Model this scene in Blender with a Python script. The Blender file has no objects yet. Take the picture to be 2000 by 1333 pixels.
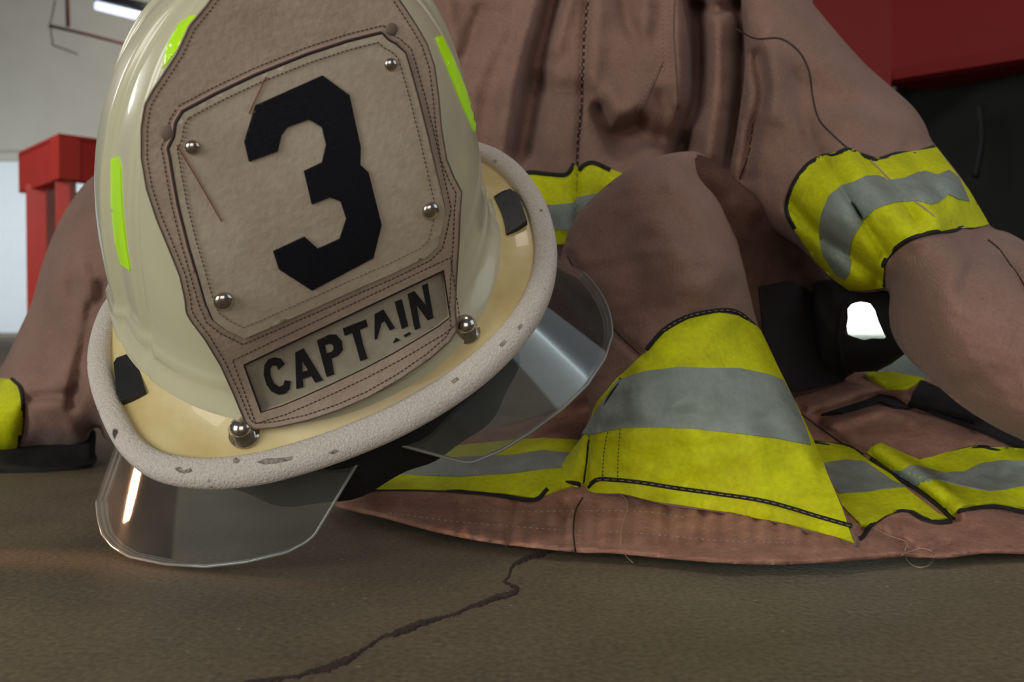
import bpy, bmesh, math, random
import numpy as np
from mathutils import Vector, Matrix
from mathutils.geometry import delaunay_2d_cdt
from mathutils.bvhtree import BVHTree
random.seed(7); RNG = np.random.default_rng(7)
SC = bpy.context.scene
COL = SC.collection
F = 2000.0; CX, CY = 1000.0, 666.5
TH = math.radians(1.19); CAM_H = 0.1515
cT, sT = math.cos(TH), math.sin(TH)

# ---------------------------------------------------------------- camera space helpers
def ray(u, v):
    """world direction (forward component 1 in camera space) of photo pixel (u, v)"""
    x, y, z = (u-CX)/F, 1.0, -(v-CY)/F
    return np.array([x, y*cT+z*sT, z*cT-y*sT])
CAM = np.array([0, 0, CAM_H])
def at(u, v, D): return CAM + ray(u, v)*D
def on_floor(u, v, z=0.0):
    r = ray(u, v); return CAM + r*((z-CAM_H)/r[2])
def on_wall(u, v, y): r = ray(u, v); return CAM + r*(y/r[1])

# ---------------------------------------------------------------- materials
def srgb(c):
    return tuple(((x/255)/12.92 if x/255 <= 0.04045 else ((x/255+0.055)/1.055)**2.4) for x in c)+(1,)
def mat(name, col, rough=0.6, metal=0.0, var=0.0, vscale=20, bump=0.0, bscale=200, col2=None, spec=0.5,
        fine=None, emit=None, es=0, coat=0.0, weave=0.0, spots=None, sheen=0.0):
    m = bpy.data.materials.new(name); m.use_nodes = True
    nt = m.node_tree; N = nt.nodes; L = nt.links; b = N['Principled BSDF']
    b.inputs['Roughness'].default_value = rough; b.inputs['Metallic'].default_value = metal
    b.inputs['Specular IOR Level'].default_value = spec
    b.inputs['Coat Weight'].default_value = coat
    b.inputs['Sheen Weight'].default_value = sheen
    tc = N.new('ShaderNodeTexCoord')
    c1 = srgb(col)
    last = None
    if var > 0 or col2:
        n = N.new('ShaderNodeTexNoise'); n.inputs['Scale'].default_value = vscale; n.inputs['Detail'].default_value = 6
        n.inputs['Roughness'].default_value = 0.6
        L.new(tc.outputs['Object'], n.inputs['Vector'])
        r = N.new('ShaderNodeValToRGB'); r.color_ramp.elements[0].position = .35; r.color_ramp.elements[1].position = .65
        c2 = srgb(col2) if col2 else tuple(x*(1-var) for x in c1[:3])+(1,)
        r.color_ramp.elements[0].color = c2; r.color_ramp.elements[1].color = c1
        L.new(n.outputs['Fac'], r.inputs['Fac']); last = r.outputs['Color']
    if fine:
        n2 = N.new('ShaderNodeTexNoise'); n2.inputs['Scale'].default_value = fine[0]; n2.inputs['Detail'].default_value = 3
        L.new(tc.outputs['Object'], n2.inputs['Vector'])
        mp = N.new('ShaderNodeMapRange'); mp.inputs['From Min'].default_value = .3; mp.inputs['From Max'].default_value = .7
        mp.inputs['To Min'].default_value = 1-fine[1]; mp.inputs['To Max'].default_value = 1+fine[1]
        L.new(n2.outputs['Fac'], mp.inputs['Value'])
        mx = N.new('ShaderNodeVectorMath'); mx.operation = 'SCALE'
        if last: L.new(last, mx.inputs[0])
        else: mx.inputs[0].default_value = c1[:3]
        L.new(mp.outputs['Result'], mx.inputs['Scale']); last = mx.outputs['Vector']
    if spots:   # (scale, threshold, colour)
        vo = N.new('ShaderNodeTexNoise'); vo.inputs['Scale'].default_value = spots[0]; vo.inputs['Detail'].default_value = 2
        L.new(tc.outputs['Object'], vo.inputs['Vector'])
        rr = N.new('ShaderNodeMapRange'); rr.inputs['From Min'].default_value = spots[1]; rr.inputs['From Max'].default_value = spots[1]+.04
        L.new(vo.outputs['Fac'], rr.inputs['Value'])
        mm = N.new('ShaderNodeMixRGB'); mm.inputs['Color2'].default_value = srgb(spots[2])
        if last: L.new(last, mm.inputs['Color1'])
        else: mm.inputs['Color1'].default_value = c1
        L.new(rr.outputs['Result'], mm.inputs['Fac']); last = mm.outputs['Color']
    if last: L.new(last, b.inputs['Base Color'])
    else: b.inputs['Base Color'].default_value = c1
    if bump > 0:
        n3 = N.new('ShaderNodeTexNoise'); n3.inputs['Scale'].default_value = bscale; n3.inputs['Detail'].default_value = 5
        L.new(tc.outputs['Object'], n3.inputs['Vector'])
        bp = N.new('ShaderNodeBump'); bp.inputs['Strength'].default_value = bump; bp.inputs['Distance'].default_value = .002
        L.new(n3.outputs['Fac'], bp.inputs['Height'])
        if weave > 0:
            w = N.new('ShaderNodeTexWave'); w.inputs['Scale'].default_value = 260; w.inputs['Distortion'].default_value = 1.0
            L.new(tc.outputs['Object'], w.inputs['Vector'])
            b2 = N.new('ShaderNodeBump'); b2.inputs['Strength'].default_value = weave; b2.inputs['Distance'].default_value = .0006
            L.new(w.outputs['Fac'], b2.inputs['Height']); L.new(bp.outputs['Normal'], b2.inputs['Normal'])
            L.new(b2.outputs['Normal'], b.inputs['Normal'])
        else: L.new(bp.outputs['Normal'], b.inputs['Normal'])
    if emit:
        b.inputs['Emission Color'].default_value = srgb(emit); b.inputs['Emission Strength'].default_value = es
    return m

M = dict(
    shell=mat('helmet_shell_paint', (206, 199, 168), .28, var=.06, vscale=12, coat=.4, bump=.05, bscale=40),
    brim=mat('helmet_brim_paint', (222, 204, 150), .32, col2=(205, 178, 118), vscale=18, coat=.3, bump=.12, bscale=90),
    trim=mat('brim_trim_rubber', (206, 194, 184), .75, fine=(900, .15), bump=.5, bscale=700, spots=(60, .70, (70, 60, 52))),
    lining=mat('helmet_lining', (22, 21, 21), .8, var=.3),
    leather=mat('shield_leather', (188, 167, 149), .55, col2=(168, 146, 130), vscale=14, fine=(260, .07), bump=.25, bscale=320, spec=.35),
    patch=mat('panel_leather', (196, 180, 160), .55, col2=(180, 162, 143), vscale=22, fine=(200, .06), bump=.2, bscale=300, spec=.35, spots=(55, .74, (105, 88, 74))),
    plate=mat('name_plate_vinyl', (176, 166, 146), .5, col2=(156, 146, 128), vscale=30, fine=(200, .05), bump=.1),
    black=mat('black_leather_appliqué', (20, 20, 28), .45, fine=(400, .1), bump=.1, bscale=500, spec=.3),
    ink=mat('black_lettering', (24, 22, 26), .6, fine=(300, .2)),
    seam=mat('dark_seam', (52, 36, 32), .8, var=.3, vscale=60),
    edge=mat('worn_leather_edge', (112, 92, 80), .8, var=.4, vscale=50),
    dimple=mat('grimy_leather', (128, 108, 95), .7, var=.3, vscale=60),
    scuff=mat('dark_scuff', (96, 84, 76), .9, col2=(170, 158, 146), vscale=500),
    stitch=mat('stitch_thread', (84, 68, 60), .8, var=.2),
    wstitch=mat('pale_stitch_thread', (170, 145, 130), .8, var=.2),
    pink=mat('edge_binding', (170, 140, 128), .7, var=.1),
    red_mark=mat('red_pen', (140, 50, 45), .6, var=.2),
    chrome=mat('chrome', (205, 195, 185), .16, 1.0, var=.15, vscale=300),
    slot=mat('black_rubber', (34, 32, 34), .5, var=.3, vscale=80, bump=.1),
    lime=mat('lime_reflective', (190, 235, 20), .25, var=.08, vscale=60, emit=(150, 230, 10), es=.22, coat=.5),  # slight glow added to brighten the stickers
    cloth=mat('turnout_cloth', (150, 114, 101), .9, col2=(126, 98, 86), vscale=7, fine=(420, .10), bump=.35, bscale=260, spec=.15, weave=.25, sheen=.1),
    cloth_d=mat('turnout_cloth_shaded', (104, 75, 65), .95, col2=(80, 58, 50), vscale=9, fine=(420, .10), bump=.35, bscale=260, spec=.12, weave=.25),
    hem=mat('hem_cloth', (170, 126, 108), .9, col2=(146, 104, 88), vscale=40, fine=(420, .12), bump=.4, bscale=200, spec=.12, weave=.1),
    lin=mat('coat_lining_and_shade', (26, 20, 22), .85, var=.3, vscale=30, bump=.2),  # lining colour, also used on sheets that stand in for shade
    yel=mat('lime_yellow_tape', (205, 208, 20), .7, col2=(184, 184, 22), vscale=26, fine=(260, .10), bump=.3, bscale=260, spec=.2),
    sil=mat('silver_tape', (138, 146, 140), .5, col2=(122, 130, 120), vscale=40, fine=(300, .06), bump=.2, bscale=200, spec=.4),
    pipe=mat('black_piping', (24, 22, 20), .8, var=.3, vscale=200),
    thread=mat('loose_thread', (170, 150, 125), .8, var=.2),
    red=mat('engine_red_paint', (128, 20, 22), .5, var=.12, vscale=3, coat=.0, spec=.25),
    stand=mat('bench_red_paint', (214, 58, 46), .5, var=.12, vscale=4, bump=.1, bscale=30),
    under=mat('chassis_black', (12, 12, 14), .7, var=.3, vscale=5),
    tyre=mat('tyre_rubber', (12, 11, 12), .8, var=.3, vscale=20, bump=.2, bscale=60),
    metal=mat('grey_steel', (70, 68, 68), .4, .8, var=.2),
    rust=mat('rusty_pipe', (120, 72, 62), .7, var=.3, vscale=8),
    wallm=mat('painted_wall', (176, 170, 158), .9, var=.06, vscale=1.2, fine=(3, .03)),
    doorm=mat('white_door_paint', (222, 228, 232), .6, var=.04, vscale=3),
    lamp=mat('tube_lamp', (230, 235, 255), .5, var=.02, emit=(225, 232, 255), es=1.2),
    day=mat('daylight_opening', (240, 255, 245), .9, var=.02, emit=(235, 255, 245), es=9),
)
def floor_mat():
    m = mat('concrete_floor', (120, 106, 84), .62, col2=(98, 86, 68), vscale=5, fine=(300, .30), bump=.25, bscale=220, spec=.3)
    nt = m.node_tree; N = nt.nodes; L = nt.links; b = N['Principled BSDF']
    src = b.inputs['Base Color'].links[0].from_socket
    tc = [n for n in N if n.type == 'TEX_COORD'][0]
    v = N.new('ShaderNodeTexVoronoi'); v.inputs['Scale'].default_value = 75
    L.new(tc.outputs['Object'], v.inputs['Vector'])
    r = N.new('ShaderNodeMapRange'); r.inputs['From Min'].default_value = .04; r.inputs['From Max'].default_value = .10
    r.inputs['To Min'].default_value = .55; r.inputs['To Max'].default_value = 0
    L.new(v.outputs['Distance'], r.inputs['Value'])
    # only some of the cells carry a pale grain
    sp = N.new('ShaderNodeSeparateColor'); L.new(v.outputs['Color'], sp.inputs['Color'])
    g = N.new('ShaderNodeMath'); g.operation = 'GREATER_THAN'; g.inputs[1].default_value = .84; L.new(sp.outputs['Red'], g.inputs[0])
    mu = N.new('ShaderNodeMath'); mu.operation = 'MULTIPLY'; L.new(r.outputs['Result'], mu.inputs[0]); L.new(g.outputs[0], mu.inputs[1])
    mx = N.new('ShaderNodeMixRGB'); L.new(mu.outputs[0], mx.inputs['Fac']); L.new(src, mx.inputs['Color1']); mx.inputs['Color2'].default_value = srgb((190, 180, 160))
    L.new(mx.outputs['Color'], b.inputs['Base Color'])
    return m
M['floor'] = floor_mat()
def visor_mat(name, tint, gloss, edge=False):
    m = bpy.data.materials.new(name); m.use_nodes = True; nt = m.node_tree; N = nt.nodes; L = nt.links
    N.remove(N['Principled BSDF']); out = N['Material Output']
    t = N.new('ShaderNodeBsdfTransparent'); t.inputs['Color'].default_value = tint
    g = N.new('ShaderNodeBsdfGlossy'); g.inputs['Roughness'].default_value = .06; g.inputs['Color'].default_value = (1, 1, 1, 1)
    d = N.new('ShaderNodeBsdfDiffuse'); d.inputs['Color'].default_value = (.5, .5, .46, 1)
    fr = N.new('ShaderNodeFresnel'); fr.inputs['IOR'].default_value = gloss
    n = N.new('ShaderNodeTexNoise'); n.inputs['Scale'].default_value = 30
    tc = N.new('ShaderNodeTexCoord'); L.new(tc.outputs['Object'], n.inputs['Vector'])
    mr = N.new('ShaderNodeMapRange'); mr.inputs['To Min'].default_value = .03 if not edge else .3; mr.inputs['To Max'].default_value = .10 if not edge else .6
    L.new(n.outputs['Fac'], mr.inputs['Value'])
    m1 = N.new('ShaderNodeMixShader'); L.new(mr.outputs['Result'], m1.inputs['Fac']); L.new(t.outputs[0], m1.inputs[1]); L.new(d.outputs[0], m1.inputs[2])
    m2 = N.new('ShaderNodeMixShader'); L.new(fr.outputs[0], m2.inputs['Fac']); L.new(m1.outputs[0], m2.inputs[1]); L.new(g.outputs[0], m2.inputs[2])
    L.new(m2.outputs[0], out.inputs['Surface'])
    return m
M['visor'] = visor_mat('clear_polycarbonate', (.80, .82, .80, 1), 1.45)
M['visor_edge'] = visor_mat('polycarbonate_edge', (.5, .52, .52, 1), 1.5, True)

# ---------------------------------------------------------------- object helpers
def link(name, verts, faces, m, parent=None, smooth=True, sharp=None, inv=None):
    me = bpy.data.meshes.new(name)
    me.from_pydata([tuple(map(float, v)) for v in verts], [], faces)
    me.validate(); me.update()
    o = bpy.data.objects.new(name, me); COL.objects.link(o)
    ms = m if isinstance(m, (list, tuple)) else [m]
    for x in ms: me.materials.append(x)
    if smooth:
        for p in me.polygons: p.use_smooth = True
    if parent is not None:
        o.parent = parent
        # vertices are given in world space: bring them to the parent's space
        me.transform(world_of(parent).inverted())
    return o
WORLD = {}
def world_of(o):
    if o is None: return Matrix.Identity(4)
    return world_of(o.parent) @ o.matrix_basis
def empty(name, M4, label=None, cat=None, group=None):
    o = bpy.data.objects.new(name, None); COL.objects.link(o); o.empty_display_size = .05
    o.matrix_basis = M4
    tag(o, label, cat, group); return o
def tag(o, label=None, cat=None, group=None, kind=None):
    if label: o['label'] = label
    if cat: o['category'] = cat
    if group: o['group'] = group
    if kind: o['kind'] = kind
    return o
def T(x, y, z): return Matrix.Translation((x, y, z))

# ---------------------------------------------------------------- 2-D outline helpers
def cat_closed(pts, n=6):
    P = np.array(pts, float); k = len(P); out = []
    for i in range(k):
        a, b, c, d = P[(i-1) % k], P[i], P[(i+1) % k], P[(i+2) % k]
        for j in range(n):
            t = j/n
            out.append(.5*((2*b)+(-a+c)*t+(2*a-5*b+4*c-d)*t*t+(-a+3*b-3*c+d)*t**3))
    return np.array(out)
def cat_open(pts, n=8):
    P = np.array(pts, float); P = np.vstack([2*P[0]-P[1], P, 2*P[-1]-P[-2]]); out = []
    for i in range(1, len(P)-2):
        a, b, c, d = P[i-1], P[i], P[i+1], P[i+2]
        for j in range(n):
            t = j/n
            out.append(.5*((2*b)+(-a+c)*t+(2*a-5*b+4*c-d)*t*t+(-a+3*b-3*c+d)*t**3))
    out.append(P[-2]); return np.array(out)
def resample(P, step, closed=True):
    P = np.array(P, float)
    if closed: P = np.vstack([P, P[:1]])
    out = []
    for a, b in zip(P[:-1], P[1:]):
        L = np.linalg.norm(b-a); n = max(1, int(round(L/step)))
        for j in range(n): out.append(a+(b-a)*j/n)
    if not closed: out.append(P[-1])
    return np.array(out)
def even(P, step):
    P = np.array(P, float); d = np.r_[0, np.cumsum(np.linalg.norm(np.diff(P, axis=0), axis=1))]
    n = max(2, int(d[-1]/step)+1); s = np.linspace(0, d[-1], n)
    return np.stack([np.interp(s, d, P[:, i]) for i in range(P.shape[1])], 1)
def inside(pts, poly):
    x, y = pts[:, 0], pts[:, 1]; r = np.zeros(len(pts), bool); n = len(poly)
    for i in range(n):
        x1, y1 = poly[i]; x2, y2 = poly[(i+1) % n]
        if y1 == y2: continue
        c = ((y1 > y) != (y2 > y)) & (x < (x2-x1)*(y-y1)/(y2-y1)+x1)
        r ^= c
    return r
def dist_line(pts, line, closed=False):
    Ls = np.array(line, float); best = np.full(len(pts), 1e9)
    k = len(Ls) if closed else len(Ls)-1
    for i in range(k):
        a = Ls[i]; b = Ls[(i+1) % len(Ls)]; ab = b-a; q = (ab**2).sum()+1e-9
        t = np.clip(((pts-a)@ab)/q, 0, 1)
        d = np.linalg.norm(pts-(a+t[:, None]*ab), axis=1); best = np.minimum(best, d)
    return best
def triangulate(outline, step, holes=()):
    B = resample(outline, step); Hs = [resample(h, step) for h in holes]
    lo, hi = B.min(0), B.max(0)
    gx, gy = np.meshgrid(np.arange(lo[0]+step/2, hi[0], step), np.arange(lo[1]+step/2, hi[1], step*.866))
    gx = gx+(np.arange(gx.shape[0]) % 2)[:, None]*step/2
    G = np.stack([gx.ravel(), gy.ravel()], 1)
    G = G[inside(G, B)]
    if len(G): G = G[dist_line(G, B, True) > step*.45]
    for h in Hs:
        if len(G): G = G[~inside(G, h)]
        if len(G): G = G[dist_line(G, h, True) > step*.45]
    allp = np.vstack([B]+Hs+([G] if len(G) else []))
    edges = []; o = 0
    for r in [B]+Hs:
        n = len(r); edges += [(o+i, o+(i+1) % n) for i in range(n)]; o += n
    vs, es, fs, ov, oe, of = delaunay_2d_cdt([Vector(p) for p in allp], edges, [], 0, 1e-6)
    V = np.array([tuple(v) for v in vs]); Fs = np.array([f for f in fs if len(f) == 3])
    c = V[Fs].mean(1); k = inside(c, B)
    for h in Hs: k &= ~inside(c, h)
    Fs = Fs[k]
    # area sign
    a = np.cross(V[Fs[:, 1]]-V[Fs[:, 0]], V[Fs[:, 2]]-V[Fs[:, 0]])
    Fs = Fs[np.abs(a) > 1e-4]; a = a[np.abs(a) > 1e-4]
    Fs[a < 0] = Fs[a < 0][:, ::-1]
    return V, Fs
def vnormals(P, Fs):
    n = np.cross(P[Fs[:, 1]]-P[Fs[:, 0]], P[Fs[:, 2]]-P[Fs[:, 0]])
    N = np.zeros_like(P)
    for i in range(3): np.add.at(N, Fs[:, i], n)
    N /= np.linalg.norm(N, axis=1)[:, None]+1e-12
    tc = CAM-P; s = np.sign((N*tc).sum(1)); s[s == 0] = 1
    # one consistent sign for the whole sheet (majority)
    N *= 1 if s.sum() >= 0 else -1
    return N
def thick(P, Fs, off0, off1):
    """closed slab between offsets off0 (back) and off1 (front) of a triangulated sheet"""
    N = vnormals(P, Fs); n = len(P)
    fr = P+N*off1; bk = P+N*off0
    a = np.cross(fr[Fs[:, 1]]-fr[Fs[:, 0]], fr[Fs[:, 2]]-fr[Fs[:, 0]])
    flip = (a*N[Fs[:, 0]]).sum() < 0
    F1 = Fs[:, ::-1] if flip else Fs
    ed = {}
    for f in F1:
        for i in range(3):
            e = (int(f[i]), int(f[(i+1) % 3]))
            if (e[1], e[0]) in ed: del ed[(e[1], e[0])]
            else: ed[e] = 1
    faces = [tuple(map(int, f)) for f in F1]+[tuple(int(x)+n for x in f[::-1]) for f in F1]
    verts = list(fr)+list(bk)
    # side walls own their vertices so that the rim stays crisp
    idx = {}
    for a_, b_ in ed:
        for q in (a_, b_):
            if q not in idx:
                idx[q] = len(verts); verts.append(fr[q]); verts.append(bk[q])
    nside = 0
    for a_, b_ in ed:
        faces.append((idx[b_], idx[a_], idx[a_]+1, idx[b_]+1)); nside += 1
    return verts, faces, nside
def sheet(name, outline, surf, off0, off1, m, parent, step=8, holes=(), curve=False):
    if curve: outline = cat_closed(outline, 5)
    V, Fs = triangulate(outline, step, holes)
    P = surf(V)
    v, f, _ = thick(P, Fs, off0, off1)
    return link(name, v, f, m, parent)
def ribbon_mesh(lines, surf, widths, off0, off1):
    """several thin raised strips that follow a surface; lines in photo pixels"""
    verts, faces = [], []; Q = []; Ls = []
    for ln, w in zip(lines, widths):
        P2 = np.array(ln, float)
        t = np.gradient(P2, axis=0); t /= np.linalg.norm(t, axis=1)[:, None]+1e-9
        nn = np.stack([-t[:, 1], t[:, 0]], 1); ww = np.broadcast_to(np.asarray(w, float), (len(P2),))[:, None]
        Q += [P2-nn*ww/2, P2+nn*ww/2, P2]; Ls.append(len(P2))
    R3 = surf(np.vstack(Q)); pos = 0
    for k in Ls:
        A, Bm, C = R3[pos:pos+k], R3[pos+k:pos+2*k], R3[pos+2*k:pos+3*k]; pos += 3*k
        o = len(verts)
        for a, b, c in zip(A, Bm, C):
            d = CAM-c; d /= np.linalg.norm(d)
            verts += [a+d*off0, a+d*off1*.6, c+d*off1, b+d*off1*.6, b+d*off0]
        for i in range(k-1):
            for j in range(4):
                faces.append((o+i*5+j, o+i*5+j+1, o+(i+1)*5+j+1, o+(i+1)*5+j))
        faces.append(tuple(o+j for j in range(5))[::-1]); faces.append(tuple(o+(k-1)*5+j for j in range(5)))
    return verts, faces
def ribbons(name, lines, surf, widths, off0, off1, m, parent):
    if not isinstance(widths, (list, tuple)): widths = [widths]*len(lines)
    v, f = ribbon_mesh(lines, surf, widths, off0, off1)
    return link(name, v, f, m, parent)
def lines_each(name, lines, surf, w, off0, off1, m, parent):
    return [ribbons(name, [l], surf, [w], off0, off1, m, parent) for l in lines]
def dashes(line, dash, gap, closed=False):
    P = np.array(line, float)
    if closed: P = np.vstack([P, P[:1]])
    Q = even(P, 1.5); out = []; n = int(dash/1.5); g = int(gap/1.5); i = 0
    while i+n < len(Q): out.append(Q[[i, i+n//2, i+n]]); i += n+g
    return out
def inset(poly, d):
    """shrink (d>0) a pixel outline by d"""
    P = np.array(poly, float); n = len(P); area = 0
    for i in range(n): area += P[i][0]*P[(i+1) % n][1]-P[(i+1) % n][0]*P[i][1]
    s = 1 if area > 0 else -1; out = []
    for i in range(n):
        a, b, c = P[i-1], P[i], P[(i+1) % n]
        t1 = (b-a)/(np.linalg.norm(b-a)+1e-9); t2 = (c-b)/(np.linalg.norm(c-b)+1e-9)
        n1 = np.array([-t1[1], t1[0]])*s; n2 = np.array([-t2[1], t2[0]])*s
        m = n1+n2; m /= np.linalg.norm(m)+1e-9; k = max(.5, (m*n1).sum())
        out.append(b+m*d/k)
    return np.array(out)
def tube(pts, r, seg=8, cap=True):
    P = np.array(pts, float); n = len(P); t = np.gradient(P, axis=0); t /= np.linalg.norm(t, axis=1)[:, None]+1e-12
    up = np.array([0, 0, 1.]) if abs(t[0][2]) < .9 else np.array([1., 0, 0])
    verts, faces = [], []; a = np.cross(t[0], up); a /= np.linalg.norm(a)
    rr = np.broadcast_to(np.asarray(r, float), (n,))
    for i in range(n):
        a = a-t[i]*(a@t[i]); a /= np.linalg.norm(a); b = np.cross(t[i], a)
        for k in range(seg):
            g = 2*math.pi*k/seg; verts.append(P[i]+rr[i]*(math.cos(g)*a+math.sin(g)*b))
    for i in range(n-1):
        for k in range(seg):
            faces.append((i*seg+k, i*seg+(k+1) % seg, (i+1)*seg+(k+1) % seg, (i+1)*seg+k))
    if cap: faces.append(tuple(range(seg))[::-1]); faces.append(tuple((n-1)*seg+k for k in range(seg)))
    return verts, faces
def box(lo, hi, bev=0.0, Mx=None):
    bm = bmesh.new(); bmesh.ops.create_cube(bm, size=1)
    lo, hi = np.array(lo, float), np.array(hi, float)
    for v in bm.verts: v.co = Vector((lo+hi)/2+np.array(v.co)*(hi-lo))
    if bev > 0: bmesh.ops.bevel(bm, geom=bm.edges[:], offset=bev, segments=2, affect='EDGES', profile=.7)
    if Mx is not None: bm.transform(Mx)
    v = [np.array(x.co) for x in bm.verts]; f = [tuple(x.index for x in fc.verts) for fc in bm.faces]; bm.free()
    return v, f
def merge(parts):
    V, Fc = [], []
    for v, f in parts:
        o = len(V); V += list(v); Fc += [tuple(i+o for i in q) for q in f]
    return V, Fc
def lathe(prof, origin, axis, seg=32):
    """prof: list of (radius, height along axis)"""
    ax = np.array(axis, float); ax /= np.linalg.norm(ax)
    a = np.cross(ax, [0, 0, 1.] if abs(ax[2]) < .9 else [1., 0, 0]); a /= np.linalg.norm(a); b = np.cross(ax, a)
    verts, faces = [], []; n = len(prof)
    for r, h in prof:
        for k in range(seg):
            g = 2*math.pi*k/seg; verts.append(np.array(origin)+ax*h+r*(math.cos(g)*a+math.sin(g)*b))
    for i in range(n-1):
        for k in range(seg):
            faces.append((i*seg+k, i*seg+(k+1) % seg, (i+1)*seg+(k+1) % seg, (i+1)*seg+k))
    faces.append(tuple(range(seg))[::-1]); faces.append(tuple((n-1)*seg+k for k in range(seg)))
    return verts, faces
def cast_surface(objs, fallback=None):
    """surface function: photo ray -> first hit on the given finished objects"""
    V, Fc = [], []
    for o in objs:
        W = np.array(world_of(o)); k = len(V)
        co = np.empty(len(o.data.vertices)*3); o.data.vertices.foreach_get('co', co); co = co.reshape(-1, 3)
        co = co@W[:3, :3].T+W[:3, 3]
        V += [tuple(x) for x in co]; Fc += [tuple(i+k for i in p.vertices) for p in o.data.polygons]
    bvh = BVHTree.FromPolygons(V, Fc)
    def s(P):
        out = np.zeros((len(P), 3)); miss = []
        for i, (u, v) in enumerate(P):
            d = Vector(ray(u, v)); h = bvh.ray_cast(Vector(CAM), d)
            if h[0] is None: miss.append(i)
            else: out[i] = h[0]
        good = np.setdiff1d(np.arange(len(P)), miss)
        for i in miss:
            if len(good):
                j = good[np.argmin(((P[good]-P[i])**2).sum(1))]
                D = (out[j]-CAM)@np.array([0, cT, -sT])
            else: D = 1
            # slide to the closest point of the body near that depth
            p = CAM+ray(*P[i])*D; h = bvh.find_nearest(Vector(p))
            out[i] = h[0] if h[0] is not None else p
        return out
    return s

# ================================================================ THE SETTING
def plane(name, pts, m, kind='structure'):
    return tag(link(name, pts, [tuple(range(len(pts)))], m, None, False), kind=kind)
fv, ff = box((-7, -3, -.1), (9, 12, 0))
floor = tag(link('floor', fv, ff, M['floor'], None, False), kind='structure')
# crack in the concrete
ck = [(1092,1070),(1062,1083),(1040,1087),(1022,1093),(1003,1104),(996,1116),(994,1128),(984,1136),(996,1143),(1012,1150),(1008,1158),(992,1162),(962,1170),(938,1181),(918,1186),(880,1203),(850,1211),(822,1219),(790,1231),(768,1240),(748,1243),(722,1262),(700,1275),(684,1288),(660,1296),(640,1306),(622,1310),(600,1314),(585,1322),(552,1325),(520,1332),(480,1340),(440,1352),(380,1375)]
ck = even(np.array(ck, float), 3); ck = ck+RNG.normal(0, .9, ck.shape)
cw = 7.5+3*np.sin(np.arange(len(ck))*.11)+RNG.normal(0, 1.2, len(ck)); cw = np.clip(cw*1.35, 5, 18)*np.linspace(.8, 1.25, len(ck))
M['crack'] = mat('crack_dark', (38, 30, 25), .95, col2=(62, 44, 34), vscale=60, fine=(200, .3))
fl_s = lambda P: np.array([on_floor(u, v) for u, v in P])
o = ribbons('floor_crack', [ck], fl_s, [cw], .0001, .0004, M['crack'], floor)
# a raised chipped lip along the crack's near side
lip = ck+np.array([2, 7])
M['chip'] = mat('concrete_chip', (112, 98, 82), .8, var=.3, vscale=80, fine=(200, .2))

wall = merge([box((-7, 12, 0), (9, 12.2, 4.4))])
tag(link('wall_back', *wall, M['wallm'], None, False), kind='structure')
# left white sectional door in the back wall
dl = on_wall(-200, 640, 11.95)[0]; dr = on_wall(200, 640, 11.95)[0]; dt = on_wall(0, 316, 11.95)[2]
parts = []
nrow = 5
for i in range(nrow):
    z0 = dt*i/nrow; z1 = dt*(i+1)/nrow
    parts.append(box((dl, 11.93, z0), (dr, 11.99, z1), .004))
    for k in range(5):
        w = (dr-dl)/5
        parts.append(box((dl+w*k+.08, 11.927, z0+.08), (dl+w*(k+1)-.08, 11.932, z1-.08), .002))
tag(link('door_1', *merge(parts), M['doorm'], None, False), kind='structure')
tr = merge([box((dl-.12, 11.9, dt), (dr+.12, 12.0, dt+.1), .01), box((dr, 11.9, 0), (dr+.1, 12.0, dt), .01)])
tag(link('trim_1', *tr, M['wallm'], None, False), kind='structure')
# far daylight opening on the right, seen under the fire engine
ol, orr = on_wall(1480, 600, 11.9)[0], on_wall(1900, 600, 11.9)[0]
tag(link('window_1', *box((ol, 11.9, .02), (orr, 11.98, .9)), M['day'], None, False), kind='structure')

# ---- things on the back wall
pD = 9.0
pipe = empty('hanging_pipe', Matrix.Translation(Vector(at(130, -40, pD))), 'rust brown overhead pipe with a crosswise arm hanging in front of the pale back wall', 'pipe')
p0 = at(128, -160, pD); p1 = at(133, 52, pD)
link('drop_pipe', *tube([p0, p1], .02), M['rust'], pipe)
link('cross_arm', *tube([at(96, 50, pD), at(165, 66, pD), at(300, 100, pD)], .014), M['rust'], pipe)
link('wire_frame', *merge([tube([at(108, 0, pD), at(98, 48, pD), at(103, 88, pD)], .006), tube([at(103, 88, pD), at(152, 106, pD)], .006)]), M['metal'], pipe)
lampo = empty('tube_light', Matrix.Translation(Vector(at(240, 10, 10))), 'cool white tube light fixture high on the back wall behind the helmet', 'light')
a, b_ = at(188, 6, 10), at(330, 42, 10)
link('lamp_tube', *tube([a+[0, 0, -.02], b_+[0, 0, -.02]], .045), M['lamp'], lampo)
link('lamp_housing', *tube([a+[0, .02, .07], b_+[0, .02, .07]], .06), M['metal'], lampo)
link('hanger_rod', *tube([a+[.1, 0, .1], a+[.1, 0, 1.0]], .01), M['metal'], lampo)
link('hanger_rod', *tube([b_+[-.1, 0, .1], b_+[-.1, 0, 1.0]], .01), M['metal'], lampo)

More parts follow.
